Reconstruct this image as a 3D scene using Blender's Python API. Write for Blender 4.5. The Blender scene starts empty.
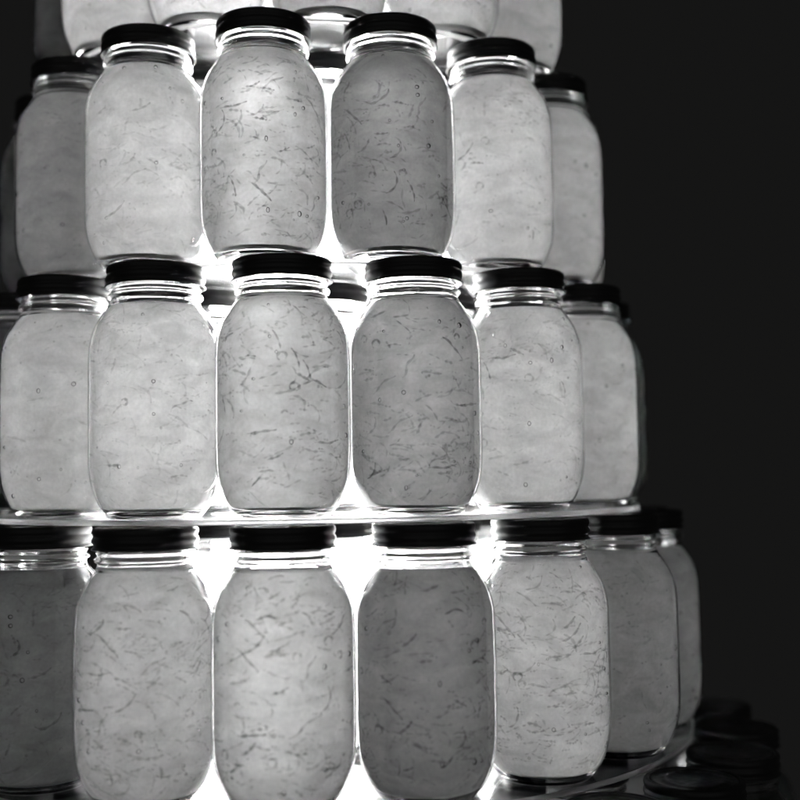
import bpy, bmesh, math, random
from mathutils import Matrix, Vector

C = bpy.context.scene.collection
SC = bpy.context.scene
CM = 0.01
rnd = random.Random(7)

# ---------------------------------------------------------------- camera
CAM_H = 41.44                                   # lens height above the table, cm
cam_d = bpy.data.cameras.new('camera')
cam = bpy.data.objects.new('camera', cam_d)
C.objects.link(cam)
cam_d.sensor_width = 56.0
cam_d.lens = 80.1
cam_d.clip_start = 0.02
cam_d.clip_end = 50
cam_d.dof.use_dof = True
cam_d.dof.focus_distance = 0.835
cam_d.dof.aperture_fstop = 4.2
cam.matrix_world = (Matrix.Translation((8.53 * CM, -110.66 * CM, CAM_H * CM))
                    @ Matrix.Rotation(math.pi / 2 + 0.069, 4, 'X')
                    @ Matrix.Rotation(-0.015, 4, 'Z'))
SC.camera = cam

# ---------------------------------------------------------------- world, exposure
w = bpy.data.worlds.new('World')
SC.world = w
w.use_nodes = True
w.node_tree.nodes['Background'].inputs['Color'].default_value = (1, 1, 0.985, 1)
w.node_tree.nodes['Background'].inputs['Strength'].default_value = 0.0075
SC.view_settings.view_transform = 'Standard'
SC.view_settings.look = 'None'
SC.view_settings.gamma = 1
SC.view_settings.exposure = 0
SC.view_settings.use_curve_mapping = False
LAMP = 52.0                                     # strength of the lit tube inside the tower

# added fill light behind the camera, lifts the black lids
fl = bpy.data.lights.new('fill_light', 'AREA')
fl.shape = 'RECTANGLE'; fl.size = 10.0; fl.size_y = 7.0
fl.energy = 13.0
fl.color = (1, 1, 1)
fo = bpy.data.objects.new('fill_light', fl)
C.objects.link(fo)
fo.location = (0.3, -4.2, 1.2)
fo.rotation_euler = (math.radians(80), 0, 0)

cy = SC.cycles
cy.use_denoising = True
cy.use_adaptive_sampling = False
cy.max_bounces = 22
cy.diffuse_bounces = 14
cy.glossy_bounces = 8
cy.transmission_bounces = 20
cy.transparent_max_bounces = 32
cy.sample_clamp_indirect = 0
cy.caustics_reflective = True
cy.caustics_refractive = True
cy.blur_glossy = 0.3

# ---------------------------------------------------------------- materials
def mat(name):
    m = bpy.data.materials.new(name)
    m.use_nodes = True
    nt = m.node_tree
    nt.nodes.clear()
    out = nt.nodes.new('ShaderNodeOutputMaterial')
    return m, nt, out

def N(nt, kind, **kw):
    n = nt.nodes.new(kind)
    for k, v in kw.items():
        if k in n.inputs:
            n.inputs[k].default_value = v
        else:
            setattr(n, k, v)
    return n

def m_glass(name, ior, rough, col=(0.97, 0.97, 0.97, 1), bump=0.0):
    m, nt, out = mat(name)
    g = N(nt, 'ShaderNodeBsdfGlass', IOR=ior, Roughness=rough, Color=col)
    if bump:
        tc = N(nt, 'ShaderNodeTexCoord')
        no = N(nt, 'ShaderNodeTexNoise', Scale=55.0, Detail=2.0)
        b = N(nt, 'ShaderNodeBump', Strength=bump, Distance=0.0006)
        nt.links.new(tc.outputs['Object'], no.inputs['Vector'])
        nt.links.new(no.outputs['Fac'], b.inputs['Height'])
        nt.links.new(b.outputs['Normal'], g.inputs['Normal'])
    nt.links.new(g.outputs[0], out.inputs[0])
    return m

def m_jelly():
    m, nt, out = mat('cloudy_jelly')
    oi = N(nt, 'ShaderNodeObjectInfo')
    tc = N(nt, 'ShaderNodeTexCoord')
    # every jar is its own filling: shift the pattern by a per-jar number
    sc = N(nt, 'ShaderNodeVectorMath', operation='SCALE')
    sc.inputs[0].default_value = (3.1, 5.7, 4.3)
    nt.links.new(oi.outputs['Random'], sc.inputs['Scale'])
    ad = N(nt, 'ShaderNodeVectorMath', operation='ADD')
    nt.links.new(tc.outputs['Object'], ad.inputs[0])
    nt.links.new(sc.outputs[0], ad.inputs[1])
    mp = N(nt, 'ShaderNodeMapping')
    mp.inputs['Scale'].default_value = (1, 1, 1.9)
    nt.links.new(ad.outputs[0], mp.inputs[0])
    big = N(nt, 'ShaderNodeTexNoise', Scale=40.0, Detail=3.0, Roughness=0.55, Distortion=0.6)
    nt.links.new(mp.outputs[0], big.inputs['Vector'])
    r1 = N(nt, 'ShaderNodeMapRange')
    for k, v in (('From Min', 0.32), ('From Max', 0.7), ('To Min', 1.0), ('To Max', 0.72)):
        r1.inputs[k].default_value = v
    nt.links.new(big.outputs['Fac'], r1.inputs['Value'])
    # soft threads of peel deeper inside the jelly
    mp2 = N(nt, 'ShaderNodeMapping')
    mp2.inputs['Scale'].default_value = (1, 1, 2.6)
    nt.links.new(ad.outputs[0], mp2.inputs[0])
    thr = N(nt, 'ShaderNodeTexNoise', Scale=95.0, Detail=1.5, Roughness=0.4, Distortion=1.3)
    thr.noise_type = 'RIDGED_MULTIFRACTAL' if hasattr(thr, 'noise_type') else thr.noise_type
    nt.links.new(mp2.outputs[0], thr.inputs['Vector'])
    r2 = N(nt, 'ShaderNodeMapRange')
    for k, v in (('From Min', 0.8), ('From Max', 1.5), ('To Min', 1.0), ('To Max', 0.8)):
        r2.inputs[k].default_value = v
    nt.links.new(thr.outputs['Fac'], r2.inputs['Value'])
    fine = N(nt, 'ShaderNodeTexNoise', Scale=420.0, Detail=2.0)
    nt.links.new(tc.outputs['Object'], fine.inputs['Vector'])
    r3 = N(nt, 'ShaderNodeMapRange')
    for k, v in (('From Min', 0.3), ('From Max', 0.7), ('To Min', 0.93), ('To Max', 1.05)):
        r3.inputs[k].default_value = v
    nt.links.new(fine.outputs['Fac'], r3.inputs['Value'])
    mu = N(nt, 'ShaderNodeMath', operation='MULTIPLY')
    nt.links.new(r1.outputs[0], mu.inputs[0]); nt.links.new(r2.outputs[0], mu.inputs[1])
    mu2 = N(nt, 'ShaderNodeMath', operation='MULTIPLY')
    nt.links.new(mu.outputs[0], mu2.inputs[0]); nt.links.new(r3.outputs[0], mu2.inputs[1])
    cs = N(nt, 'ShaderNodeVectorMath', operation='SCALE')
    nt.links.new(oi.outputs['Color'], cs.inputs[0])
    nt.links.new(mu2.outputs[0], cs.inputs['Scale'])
    tr = N(nt, 'ShaderNodeBsdfTranslucent')
    df = N(nt, 'ShaderNodeBsdfDiffuse')
    nt.links.new(cs.outputs[0], tr.inputs['Color'])
    nt.links.new(cs.outputs[0], df.inputs['Color'])
    mx = N(nt, 'ShaderNodeMixShader', Fac=0.05)
    nt.links.new(tr.outputs[0], mx.inputs[1]); nt.links.new(df.outputs[0], mx.inputs[2])
    # jelly scatters mostly forward
    fw = N(nt, 'ShaderNodeBsdfRefraction', IOR=1.12, Roughness=1.0)
    nt.links.new(cs.outputs[0], fw.inputs['Color'])
    m2 = N(nt, 'ShaderNodeMixShader', Fac=0.15)
    nt.links.new(mx.outputs[0], m2.inputs[1]); nt.links.new(fw.outputs[0], m2.inputs[2])
    nt.links.new(m2.outputs[0], out.inputs[0])
    return m

def m_peel(name, v, clear):
    m, nt, out = mat(name)
    col = (v, v, v, 1)
    tr = N(nt, 'ShaderNodeBsdfTranslucent', Color=col)
    tp = N(nt, 'ShaderNodeBsdfTransparent')
    mx = N(nt, 'ShaderNodeMixShader', Fac=clear)
    nt.links.new(tr.outputs[0], mx.inputs[1]); nt.links.new(tp.outputs[0], mx.inputs[2])
    nt.links.new(mx.outputs[0], out.inputs[0])
    return m

def m_lid():
    m, nt, out = mat('lid_black_enamel')
    p = N(nt, 'ShaderNodeBsdfPrincipled')
    p.inputs['Base Color'].default_value = (0.033, 0.033, 0.033, 1)
    p.inputs['Roughness'].default_value = 0.38
    tc = N(nt, 'ShaderNodeTexCoord')
    no = N(nt, 'ShaderNodeTexNoise', Scale=180.0, Detail=3.0)
    nt.links.new(tc.outputs['Object'], no.inputs['Vector'])
    mr = N(nt, 'ShaderNodeMapRange')
    for k, v in (('From Min', 0.3), ('From Max', 0.7), ('To Min', 0.3), ('To Max', 0.5)):
        mr.inputs[k].default_value = v
    nt.links.new(no.outputs['Fac'], mr.inputs['Value'])
    nt.links.new(mr.outputs[0], p.inputs['Roughness'])
    nt.links.new(p.outputs[0], out.inputs[0])
    return m

def m_rim():
    m, nt, out = mat('ground_glass_edge')
    tr = N(nt, 'ShaderNodeBsdfTranslucent', Color=(0.72, 0.72, 0.72, 1))
    gl = N(nt, 'ShaderNodeBsdfGlass', IOR=1.45, Roughness=0.25, Color=(0.95, 0.95, 0.95, 1))
    tc = N(nt, 'ShaderNodeTexCoord')
    no = N(nt, 'ShaderNodeTexNoise', Scale=30.0, Detail=3.0)
    nt.links.new(tc.outputs['Object'], no.inputs['Vector'])
    mx = N(nt, 'ShaderNodeMixShader')
    fr = N(nt, 'ShaderNodeMapRange')
    fr.inputs['To Min'].default_value = 0.12; fr.inputs['To Max'].default_value = 0.3
    nt.links.new(no.outputs['Fac'], fr.inputs['Value'])
    nt.links.new(fr.outputs[0], mx.inputs[0])
    nt.links.new(tr.outputs[0], mx.inputs[1]); nt.links.new(gl.outputs[0], mx.inputs[2])
    nt.links.new(mx.outputs[0], out.inputs[0])
    return m

def m_emit(name, s):
    m, nt, out = mat(name)
    e = N(nt, 'ShaderNodeEmission', Strength=s, Color=(1, 1, 1, 1))
    nt.links.new(e.outputs[0], out.inputs[0])
    return m

def m_dark(name, v, rough):
    m, nt, out = mat(name)
    p = N(nt, 'ShaderNodeBsdfPrincipled')
    tc = N(nt, 'ShaderNodeTexCoord')
    no = N(nt, 'ShaderNodeTexNoise', Scale=14.0, Detail=4.0)
    nt.links.new(tc.outputs['Object'], no.inputs['Vector'])
    cr = N(nt, 'ShaderNodeMapRange')
    cr.inputs['To Min'].default_value = v * 0.7
    cr.inputs['To Max'].default_value = v * 1.3
    nt.links.new(no.outputs['Fac'], cr.inputs['Value'])
    nt.links.new(cr.outputs[0], p.inputs['Base Color'])
    p.inputs['Roughness'].default_value = rough
    nt.links.new(p.outputs[0], out.inputs[0])
    return m

M_GLASS = m_glass('jar_glass', 1.47, 0.0, bump=0.12)
M_PLATE = m_glass('shelf_glass', 1.47, 0.12, (0.95, 0.95, 0.95, 1))
M_BUB = m_glass('air_bubble', 0.72, 0.0, (1, 1, 1, 1))
M_JELLY = m_jelly()
M_JELLY_REFLECTOR = m_dark('jelly_reflector', 0.85, 0.9)  # white diffuse reflector added inside the filling
M_PEEL = [m_peel('peel_dark', 0.47, 0.835), m_peel('peel_mid', 0.47, 0.90), m_peel('peel_pale', 0.47, 0.92), m_peel('peel_faint', 0.47, 0.952)]
M_LID = m_lid()
M_RIM = m_rim()
M_TABLE = m_dark('dark_table', 0.02, 0.6)

# ---------------------------------------------------------------- mesh helpers
def lathe_mesh(name, prof, seg, material, closed=False, smooth=True):
    """prof: list of (r, z) in cm; r = 0 gives a pole; closed joins last to first"""
    bm = bmesh.new()
    rings = []
    for r, z in prof:
        if r <= 1e-6:
            rings.append([bm.verts.new((0, 0, z * CM))])
        else:
            rings.append([bm.verts.new((r * CM * math.cos(2 * math.pi * i / seg),
                                        r * CM * math.sin(2 * math.pi * i / seg), z * CM)) for i in range(seg)])
    pairs = list(zip(rings[:-1], rings[1:]))
    if closed:
        pairs.append((rings[-1], rings[0]))
    for a, b in pairs:
        for i in range(seg):
            j = (i + 1) % seg
            if len(a) == 1 and len(b) == 1:
                continue
            if len(a) == 1:
                bm.faces.new((a[0], b[j], b[i]))
            elif len(b) == 1:
                bm.faces.new((a[i], a[j], b[0]))
            else:
                bm.faces.new((a[i], a[j], b[j], b[i]))
    bmesh.ops.recalc_face_normals(bm, faces=bm.faces)
    for f in bm.faces:
        f.smooth = smooth
    me = bpy.data.meshes.new(name)
    bm.to_mesh(me)
    bm.free()
    me.materials.append(material)
    return me

def interp(prof, n):
    """Catmull-Rom through (r, z) points"""
    out = []
    P = [prof[0]] + list(prof) + [prof[-1]]
    for i in range(1, len(P) - 2):
        p0, p1, p2, p3 = P[i - 1:i + 3]
        for k in range(n):
            t = k / n
            q = []
            for a in (0, 1):
                q.append(0.5 * ((2 * p1[a]) + (-p0[a] + p2[a]) * t + (2 * p0[a] - 5 * p1[a] + 4 * p2[a] - p3[a]) * t * t
                                + (-p0[a] + 3 * p1[a] - 3 * p2[a] + p3[a]) * t ** 3))
            out.append((max(q[0], 0.0), q[1]))
    out.append(prof[-1])
    return out

def obj(name, me, parent=None):
    o = bpy.data.objects.new(name, me)
    C.objects.link(o)
    if parent:
        o.parent = parent
    return o

# ---------------------------------------------------------------- jar profiles (cm)
BODY = [(3.40, 0.08), (3.74, 0.48), (4.13, 1.02), (4.43, 1.65), (4.69, 2.45), (4.84, 3.4), (4.90, 4.6), (4.91, 6.8), (4.91, 9.4),
        (4.90, 11.3), (4.86, 12.3), (4.74, 13.1), (4.42, 14.05), (3.88, 14.95), (3.48, 15.5), (3.30, 15.85)]
body = interp(BODY, 4)

def body_r(z):
    for (r0, z0), (r1, z1) in zip(body[:-1], body[1:]):
        if z0 <= z <= z1:
            return r0 + (r1 - r0) * (z - z0) / max(z1 - z0, 1e-6)
    return body[0][0] if z < body[0][1] else body[-1][0]

neck = [(3.28, 15.95), (3.30, 16.03), (3.44, 16.10), (3.50, 16.2), (3.49, 16.32), (3.38, 16.42), (3.28, 16.52), (3.30, 16.62),
        (3.38, 16.7), (3.36, 16.8), (3.25, 16.95), (3.25, 18.2), (3.20, 18.28)]
outer = [(0, 0.10), (2.4, 0.10), (3.0, 0.05), (3.2, 0.0), (3.32, 0.01)] + body + neck
WALL = 0.095
inner = [(3.02, 18.28), (3.02, 16.0), (3.08, 15.7)]
inner += [(r - WALL, z) for r, z in reversed(body) if 0.62 < z < 15.6]
inner += [(3.5, 0.40), (2.6, 0.28), (1.2, 0.24), (0, 0.24)]
GLASS = lathe_mesh('jar_glass', outer + inner, 72, M_GLASS)
JW = 0.175
def make_jelly(top):
    cut = top - 0.12
    rt = body_r(top) - JW
    jel = [(0, 0.27), (1.2, 0.28), (2.6, 0.32), (3.35, 0.44)]
    jel += [(r - JW, z) for r, z in body if 0.62 < z < cut]
    jel += [(rt - 0.02, top + 0.04), (rt - 0.3, top - 0.08), (0, top - 0.12)]
    me = lathe_mesh('jelly', jel, 64, M_JELLY)
    me.materials.append(M_JELLY_REFLECTOR)
    for p in me.polygons:                       # floor and top of the filling: pale reflector added to brighten the jelly
        if abs(p.normal.z) > 0.8:
            p.material_index = 1
    return me

JELLY = [make_jelly(t) for t in (15.72, 15.45, 15.78)]
lidp = [(3.12, 18.30), (3.16, 18.44), (3.26, 18.50), (3.42, 18.46), (3.53, 18.33), (3.57, 18.12), (3.53, 17.92),
        (3.47, 17.82), (3.49, 17.72), (3.57, 17.60), (3.60, 17.42), (3.55, 17.24), (3.48, 17.14), (3.47, 16.98), (3.52, 16.90),
        (3.62, 16.80), (3.63, 16.73), (3.56, 16.70), (3.42, 16.74), (3.40, 18.2)]
lidp = [(r * 1.022, 18.5 - (18.5 - z) * 0.87) for r, z in lidp]
LID = lathe_mesh('lid', lidp, 64, M_LID, closed=True)
DISC = lathe_mesh('lid_disc', [(0, 18.36), (1.9, 18.37), (2.0, 18.41), (2.3, 18.41), (2.4, 18.37), (2.85, 18.37), (3.0, 18.43), (3.18, 18.40),
                               (3.20, 18.30), (0, 18.29)], 64, M_LID)
GLASS_LO = lathe_mesh('jar_glass', outer + inner, 40, M_GLASS)

# ---------------------------------------------------------------- peel and bubbles
def jr(z):
    return body_r(z) - JW

def strand(bm, rg, z0, th0, length, ang, curl, half, depth, rings=6, sides=4, warp=0.0):
    """a curved shred lying on the jelly's side; depth > 0 is inside the jelly (cm)"""
    pts = []
    s, u, v, a = 0.0, 0.0, 0.0, ang
    step = length / (rings - 1)
    for i in range(rings):
        pts.append((u, v))
        a += curl * step + warp * math.sin(3.0 * i / rings * math.pi) * step
        u += math.cos(a) * step
        v += math.sin(a) * step
    mu = sum(p[0] for p in pts) / rings
    mv = sum(p[1] for p in pts) / rings
    prev = None
    for i, (u, v) in enumerate(pts):
        u -= mu; v -= mv
        z = min(max(z0 + v, 0.9), 15.3)
        r = jr(z) - depth - 0.03 * math.sin(i * 1.7 + th0)
        th = th0 + u / 4.5
        e = pts[min(i + 1, rings - 1)]; b = pts[max(i - 1, 0)]
        tu, tv = e[0] - b[0], e[1] - b[1]
        L = math.hypot(tu, tv) or 1
        nu, nv = -tv / L, tu / L
        wd = half * (0.35 if i in (0, rings - 1) else 0.8 if i in (1, rings - 2) else 1.0) * (0.88 + 0.24 * rg.random())
        ring = []
        for k in range(sides):
            ph = 2 * math.pi * k / sides
            du, dv, dr = nu * wd * math.cos(ph), nv * wd * math.cos(ph), 0.6 * wd * math.sin(ph)
            t2 = th + du / 4.5
            ring.append(bm.verts.new(((r + dr) * CM * math.cos(t2), (r + dr) * CM * math.sin(t2), (z + dv) * CM)))
        if prev:
            for k in range(sides):
                bm.faces.new((prev[k], prev[(k + 1) % sides], ring[(k + 1) % sides], ring[k]))
        prev = ring

def finish(bm, name, m):
    bmesh.ops.recalc_face_normals(bm, faces=bm.faces)
    for f in bm.faces:
        f.smooth = True
    me = bpy.data.meshes.new(name)
    bm.to_mesh(me)
    bm.free()
    me.materials.append(m)
    return me

def rand_angle(rg):
    a = rg.gauss(0, 0.3) if rg.random() < 0.84 else rg.uniform(-1.5, 1.5)
    return a

SHREDS = []                                     # joined small threads, several fillings
for v in range(11):                             # 5 rich fillings, 3 with few threads, 3 with faint ones
    rg = random.Random(100 + v)
    bm = bmesh.new()
    drift = [(rg.uniform(1.8, 15.0), rg.uniform(0, 2 * math.pi)) for q in range(46)]
    for i in range(560 if v < 5 else 110 if v < 8 else 420):
        dz, dt = rg.choice(drift)
        if i % 3 == 0:
            dz, dt = rg.uniform(1.4, 15.3), rg.uniform(0, 2 * math.pi)
        a = (min(max(dz + rg.gauss(0, 0.8), 1.4), 15.4), dt + rg.gauss(0, 0.4), 0.45 + 1.5 * rg.random() ** 1.3, rand_angle(rg), rg.gauss(0, 0.6))
        h, wp = rg.uniform(0.03, 0.065), rg.gauss(0, 0.6)
        for k in range(rg.choice([1, 2, 2, 2, 3])):
            strand(bm, rg, *a, h * (1 + 0.75 * k), 0.01 + 0.006 * k, warp=wp, rings=9)
    SHREDS.append(finish(bm, 'peel_shreds', M_PEEL[2 if v < 5 else 3]))
ONE = []                                        # single long shreds, placed one by one (built at azimuth 0, height 8)
rg = random.Random(55)
for i in range(44):
    bm = bmesh.new()
    ring = i % 7 == 0
    ln = rg.uniform(1.0, 1.5) if ring else rg.uniform(0.7, 2.2)
    a = (rand_angle(rg), (5.0 / ln if ring else rg.gauss(0, 0.65)))
    h, wp = rg.uniform(0.042, 0.068), rg.gauss(0, 0.7)
    for k in range(2):
        strand(bm, rg, 8.0, 0.0, ln, *a, h * (1 + 0.7 * k), 0.0, rings=11, warp=wp, sides=4)
    ONE.append(finish(bm, 'peel_shred', M_PEEL[i % 2]))
BUBS = []
for v in range(4):
    rg = random.Random(300 + v)
    bm = bmesh.new()
    for i in range(80):
        z = rg.uniform(1.6, 15.2); th = rg.uniform(0, 2 * math.pi)
        s = 0.045 + 0.13 * rg.random() ** 2.5
        r = jr(z) + 0.02
        mt = Matrix.Translation((r * CM * math.cos(th), r * CM * math.sin(th), z * CM)) @ Matrix.Rotation(th, 4, 'Z') \
            @ Matrix.Diagonal((s * CM * 0.8, s * CM * rg.uniform(.8, 1.2), s * CM * rg.uniform(0.8, 1.4), 1))
        bmesh.ops.create_icosphere(bm, subdivisions=2, radius=1.0, matrix=mt)
    BUBS.append(finish(bm, 'air_bubbles', M_BUB))

# ---------------------------------------------------------------- jars
count = [0]
def glass_jar(R, deg, z, tone, label, group, detail=2):
    """detail 3: rich filling and single shreds; 2: faint threads and some shreds; 1: few threads; 0: plain filling"""
    count[0] += 1
    k = count[0]
    t = bpy.data.objects.new('glass_jar', None)
    t.empty_display_size = 0.05
    C.objects.link(t)
    a = math.radians(deg)
    t.location = (R * math.sin(a) * CM, -R * math.cos(a) * CM, z * CM)
    rz = rnd.uniform(0, 2 * math.pi)
    t.rotation_euler = (0, 0, rz)
    t.scale = (1.01, 1.01, 1.0173)
    t['label'] = label; t['category'] = 'jar'
    if group:
        t['group'] = group
    obj('glass', GLASS if detail else GLASS_LO, t)
    j = obj('jelly', JELLY[k % 3], t)
    j.color = (tone, tone, tone, 1)  # the filling's own tone, with shade at the row ends painted in
    l = obj('lid', LID, t)
    obj('lid_disc', DISC, l)
    if detail >= 1:
        s = obj('peel_shreds', SHREDS[k % 5 if detail == 3 else 8 + k % 3 if detail == 2 else 5 + k % 3], j); s['kind'] = 'stuff'
        b = obj('air_bubbles', BUBS[k % 4], j); b['kind'] = 'stuff'
        b.rotation_euler = (0, 0, rnd.uniform(0, 6.28))
    if detail >= 2:
        # direction from the jar to the lens, in the jar's own frame
        d = cam.matrix_world.translation - t.location
        face = math.atan2(d.y, d.x) - rz
        for q in range(34 if detail == 3 else 10):
            p = obj('peel_shred', rnd.choice(ONE), j)
            th = face + rnd.uniform(-1.45, 1.45)
            zz = rnd.uniform(2.6, 12.8)
            sc = (jr(zz)) / jr(8.0)
            p.rotation_euler = (0, 0, th)
            p.location = (0, 0, (zz - 8.0) * CM)
            p.scale = (sc, sc, 1)
    return t

ZE = 0.3
STEP = 19.25
ZC, ZB, ZA, ZD = ZE + STEP, ZE + 2 * STEP, ZE + 3 * STEP, ZE + 4 * STEP
THK = 0.42

def shelf(R, ztop, label):
    t = bpy.data.objects.new('round_glass_shelf', None)
    C.objects.link(t)
    t.location = (0, 0, ztop * CM)
    t['label'] = label; t['category'] = 'shelf'; t['group'] = 'round shelves of the jar tower'
    e = 0.04
    p = obj('plate', lathe_mesh('plate', [(9.8, -0.01), (R - 0.24, -0.01), (R - 0.22, -THK + 0.01), (9.8, -THK + 0.01)], 128, M_PLATE, closed=True, smooth=False), t)
    obj('rim', lathe_mesh('rim', [(R - 0.2, -e), (R - 0.16, -0.01), (R - 0.05, -0.02), (R, -0.1), (R, -THK + 0.1), (R - 0.05, -THK + 0.02), (R - 0.16, -THK + 0.01), (R - 0.2, -THK + e)], 160, M_RIM, closed=True), p)
    return t

# the setting: table under the tower
tb = obj('table', lathe_mesh('table', [(0, 0.28), (49.5, 0.28), (50, 0.1), (50, -2.2), (49.5, -2.5), (0, -2.5)], 96, M_TABLE, smooth=False))
tb['kind'] = 'structure'

shelf(35.0, ZC, 'widest glass shelf in view, curving away under the bottom row of jars')
shelf(30.8, ZB, 'glass shelf seen edge on between the middle and the bottom row of jars')
shelf(26.0, ZA, 'glass shelf under the row of jars just above the middle row')
shelf(24.5, ZD, 'smallest glass shelf at the top, seen from below')

# lit tube inside the tower
lamp = bpy.data.objects.new('lamp_column', None)
C.objects.link(lamp)
lamp.location = (0, 0, 0.3 * CM)
lamp['label'] = 'glowing white light tube standing hidden in the middle of the jar tower'
lamp['category'] = 'lamp'
obj('tube', lathe_mesh('tube', [(0, 19.5), (9.0, 19.5), (9.5, 20.0), (9.5, 94), (9.0, 94.5), (0, 94.5)], 48, m_emit('lit_tube', LAMP)), lamp)
obj('foot', lathe_mesh('foot', [(0, 0), (8.2, 0), (8.2, 0.8), (7.8, 1.48), (3.0, 2.0), (3.0, 18.5), (9.2, 19.0), (9.2, 19.48), (0, 19.48)], 48, m_dark('lamp_foot', 0.05, 0.5)), lamp)

# ----- front rows: (angle, jelly tone with row-end shade put in, label)
GD, GA, GB, GC, GE = ('jars on the top shelf', 'jars on the second shelf', 'jars on the third shelf', 'jars on the fourth shelf', 'jars at the foot of the tower')
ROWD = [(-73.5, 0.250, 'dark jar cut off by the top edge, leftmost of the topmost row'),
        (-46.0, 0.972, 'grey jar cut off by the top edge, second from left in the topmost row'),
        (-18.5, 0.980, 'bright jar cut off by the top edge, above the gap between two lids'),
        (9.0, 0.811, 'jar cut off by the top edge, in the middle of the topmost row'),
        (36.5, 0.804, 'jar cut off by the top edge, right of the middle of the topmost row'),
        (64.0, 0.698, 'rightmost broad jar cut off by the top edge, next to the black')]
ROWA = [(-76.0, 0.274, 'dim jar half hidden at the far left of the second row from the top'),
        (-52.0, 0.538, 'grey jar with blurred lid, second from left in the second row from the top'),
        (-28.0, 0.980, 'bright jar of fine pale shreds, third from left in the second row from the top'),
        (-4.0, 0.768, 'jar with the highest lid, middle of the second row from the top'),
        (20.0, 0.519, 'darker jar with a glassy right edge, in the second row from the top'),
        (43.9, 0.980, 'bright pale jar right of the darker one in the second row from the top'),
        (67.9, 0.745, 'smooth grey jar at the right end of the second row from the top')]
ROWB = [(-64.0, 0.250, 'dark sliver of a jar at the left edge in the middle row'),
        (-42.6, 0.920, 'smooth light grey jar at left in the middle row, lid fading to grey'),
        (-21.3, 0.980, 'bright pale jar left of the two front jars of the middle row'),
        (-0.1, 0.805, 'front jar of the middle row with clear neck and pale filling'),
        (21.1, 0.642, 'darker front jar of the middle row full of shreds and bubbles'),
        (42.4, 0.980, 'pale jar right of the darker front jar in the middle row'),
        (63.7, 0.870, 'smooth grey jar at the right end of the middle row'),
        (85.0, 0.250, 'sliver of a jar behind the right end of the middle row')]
ROWC = [(-36.5, 0.461, 'dark brownish jar at the lower left, leftmost of the bottom row'),
        (-18.0, 0.892, 'mid grey jar with round bubbles, second from left in the bottom row'),
        (0.5, 0.936, 'palest jar of the bottom row, full of wavy shreds'),
        (19.0, 0.545, 'darkest front jar of the bottom row, dense with peel'),
        (37.6, 0.965, 'grey jar with wavy shreds right of the darkest one in the bottom row'),
        (56.2, 0.672, 'dim smooth jar, last but one at the right of the bottom row'),
        (74.8, 0.523, 'dim jar at the right end of the bottom row, by the bright shelf tip')]
ROWE = [(36.0, .6, 'jar below the bottom shelf, its dark lid nearest the bottom edge'),
        (50.5, .6, 'jar below the bottom shelf, lid right of the small white glint'),
        (65.0, .6, 'dim jar lid at the lower right, third along the curved shelf'),
        (79.5, .6, 'faint jar lid at the lower right, fourth along the curved shelf'),
        (94.0, .6, 'faintest jar lid at the lower right, beside the bright shelf tip')]
RICH = {'A': (3, 4), 'B': (3, 4), 'C': (1, 2, 3, 4), 'D': (), 'E': ()}
NEAR = {'A': (2, 3, 4, 5), 'B': (2, 3, 4, 5), 'C': (0, 1, 2, 3, 4), 'D': (2, 3, 4), 'E': ()}
for key, R, z, row, grp in (('D', 20.95, ZD, ROWD, GD), ('A', 23.9, ZA, ROWA, GA), ('B', 26.9, ZB, ROWB, GB),
                            ('C', 30.9, ZC, ROWC, GC), ('E', 38.6, ZE, ROWE, GE)):
    for i, (deg, tone, label) in enumerate(row):
        glass_jar(R, deg, z + 0.02, tone, label, grp, 3 if i in RICH[key] else 2 if i in NEAR[key] else 1)
    if key == 'E':
        continue
    # the row goes on round the sides, past what the picture shows
    st = row[3][0] - row[2][0]
    where = {'D': 'top shelf', 'A': 'second shelf', 'B': 'third shelf', 'C': 'bottom shelf'}[key]
    if key != 'D':
        glass_jar(R, row[-1][0] + st, z + 0.02, 0.6, 'jar hidden behind the right end of the row on the ' + where, grp, 0)
    for q in range(1, {'D': 2, 'A': 2, 'B': 3, 'C': 4}[key]):
        glass_jar(R, row[0][0] - st * q, z + 0.02, 0.6, 'jar hidden behind the left end of the row on the ' + where, grp, 0)

# ----- inner ring of jars next to the light, seen in the gaps
SIDE = {-2: 'added unseen at far left', -1: 'left of centre', 0: 'at the centre', 1: 'right of centre', 2: 'far right'}
for z, off, where in ((ZD, 6, 'top shelf'), (ZA, 8, 'second shelf'), (ZB, 9, 'third shelf'), (ZC, 10, 'bottom shelf')):
    for q in (-2, -1, 0, 1, 2):  # far-left jars are unseen, added to shade the left row ends
        glass_jar(15.0, off + 42 * q, z + 0.02, 0.98, 'overexposed inner jar on the ' + where + ', ' + SIDE[q] + ' behind the front jars',
                  'inner ring of jars by the light', 0)
for q in range(-3, 4):
    glass_jar(28.6, 12 + 20 * q, ZE + 0.02, 0.8, 'jar under the bottom shelf, hidden behind the rim', 'jars under the bottom shelf', 0)
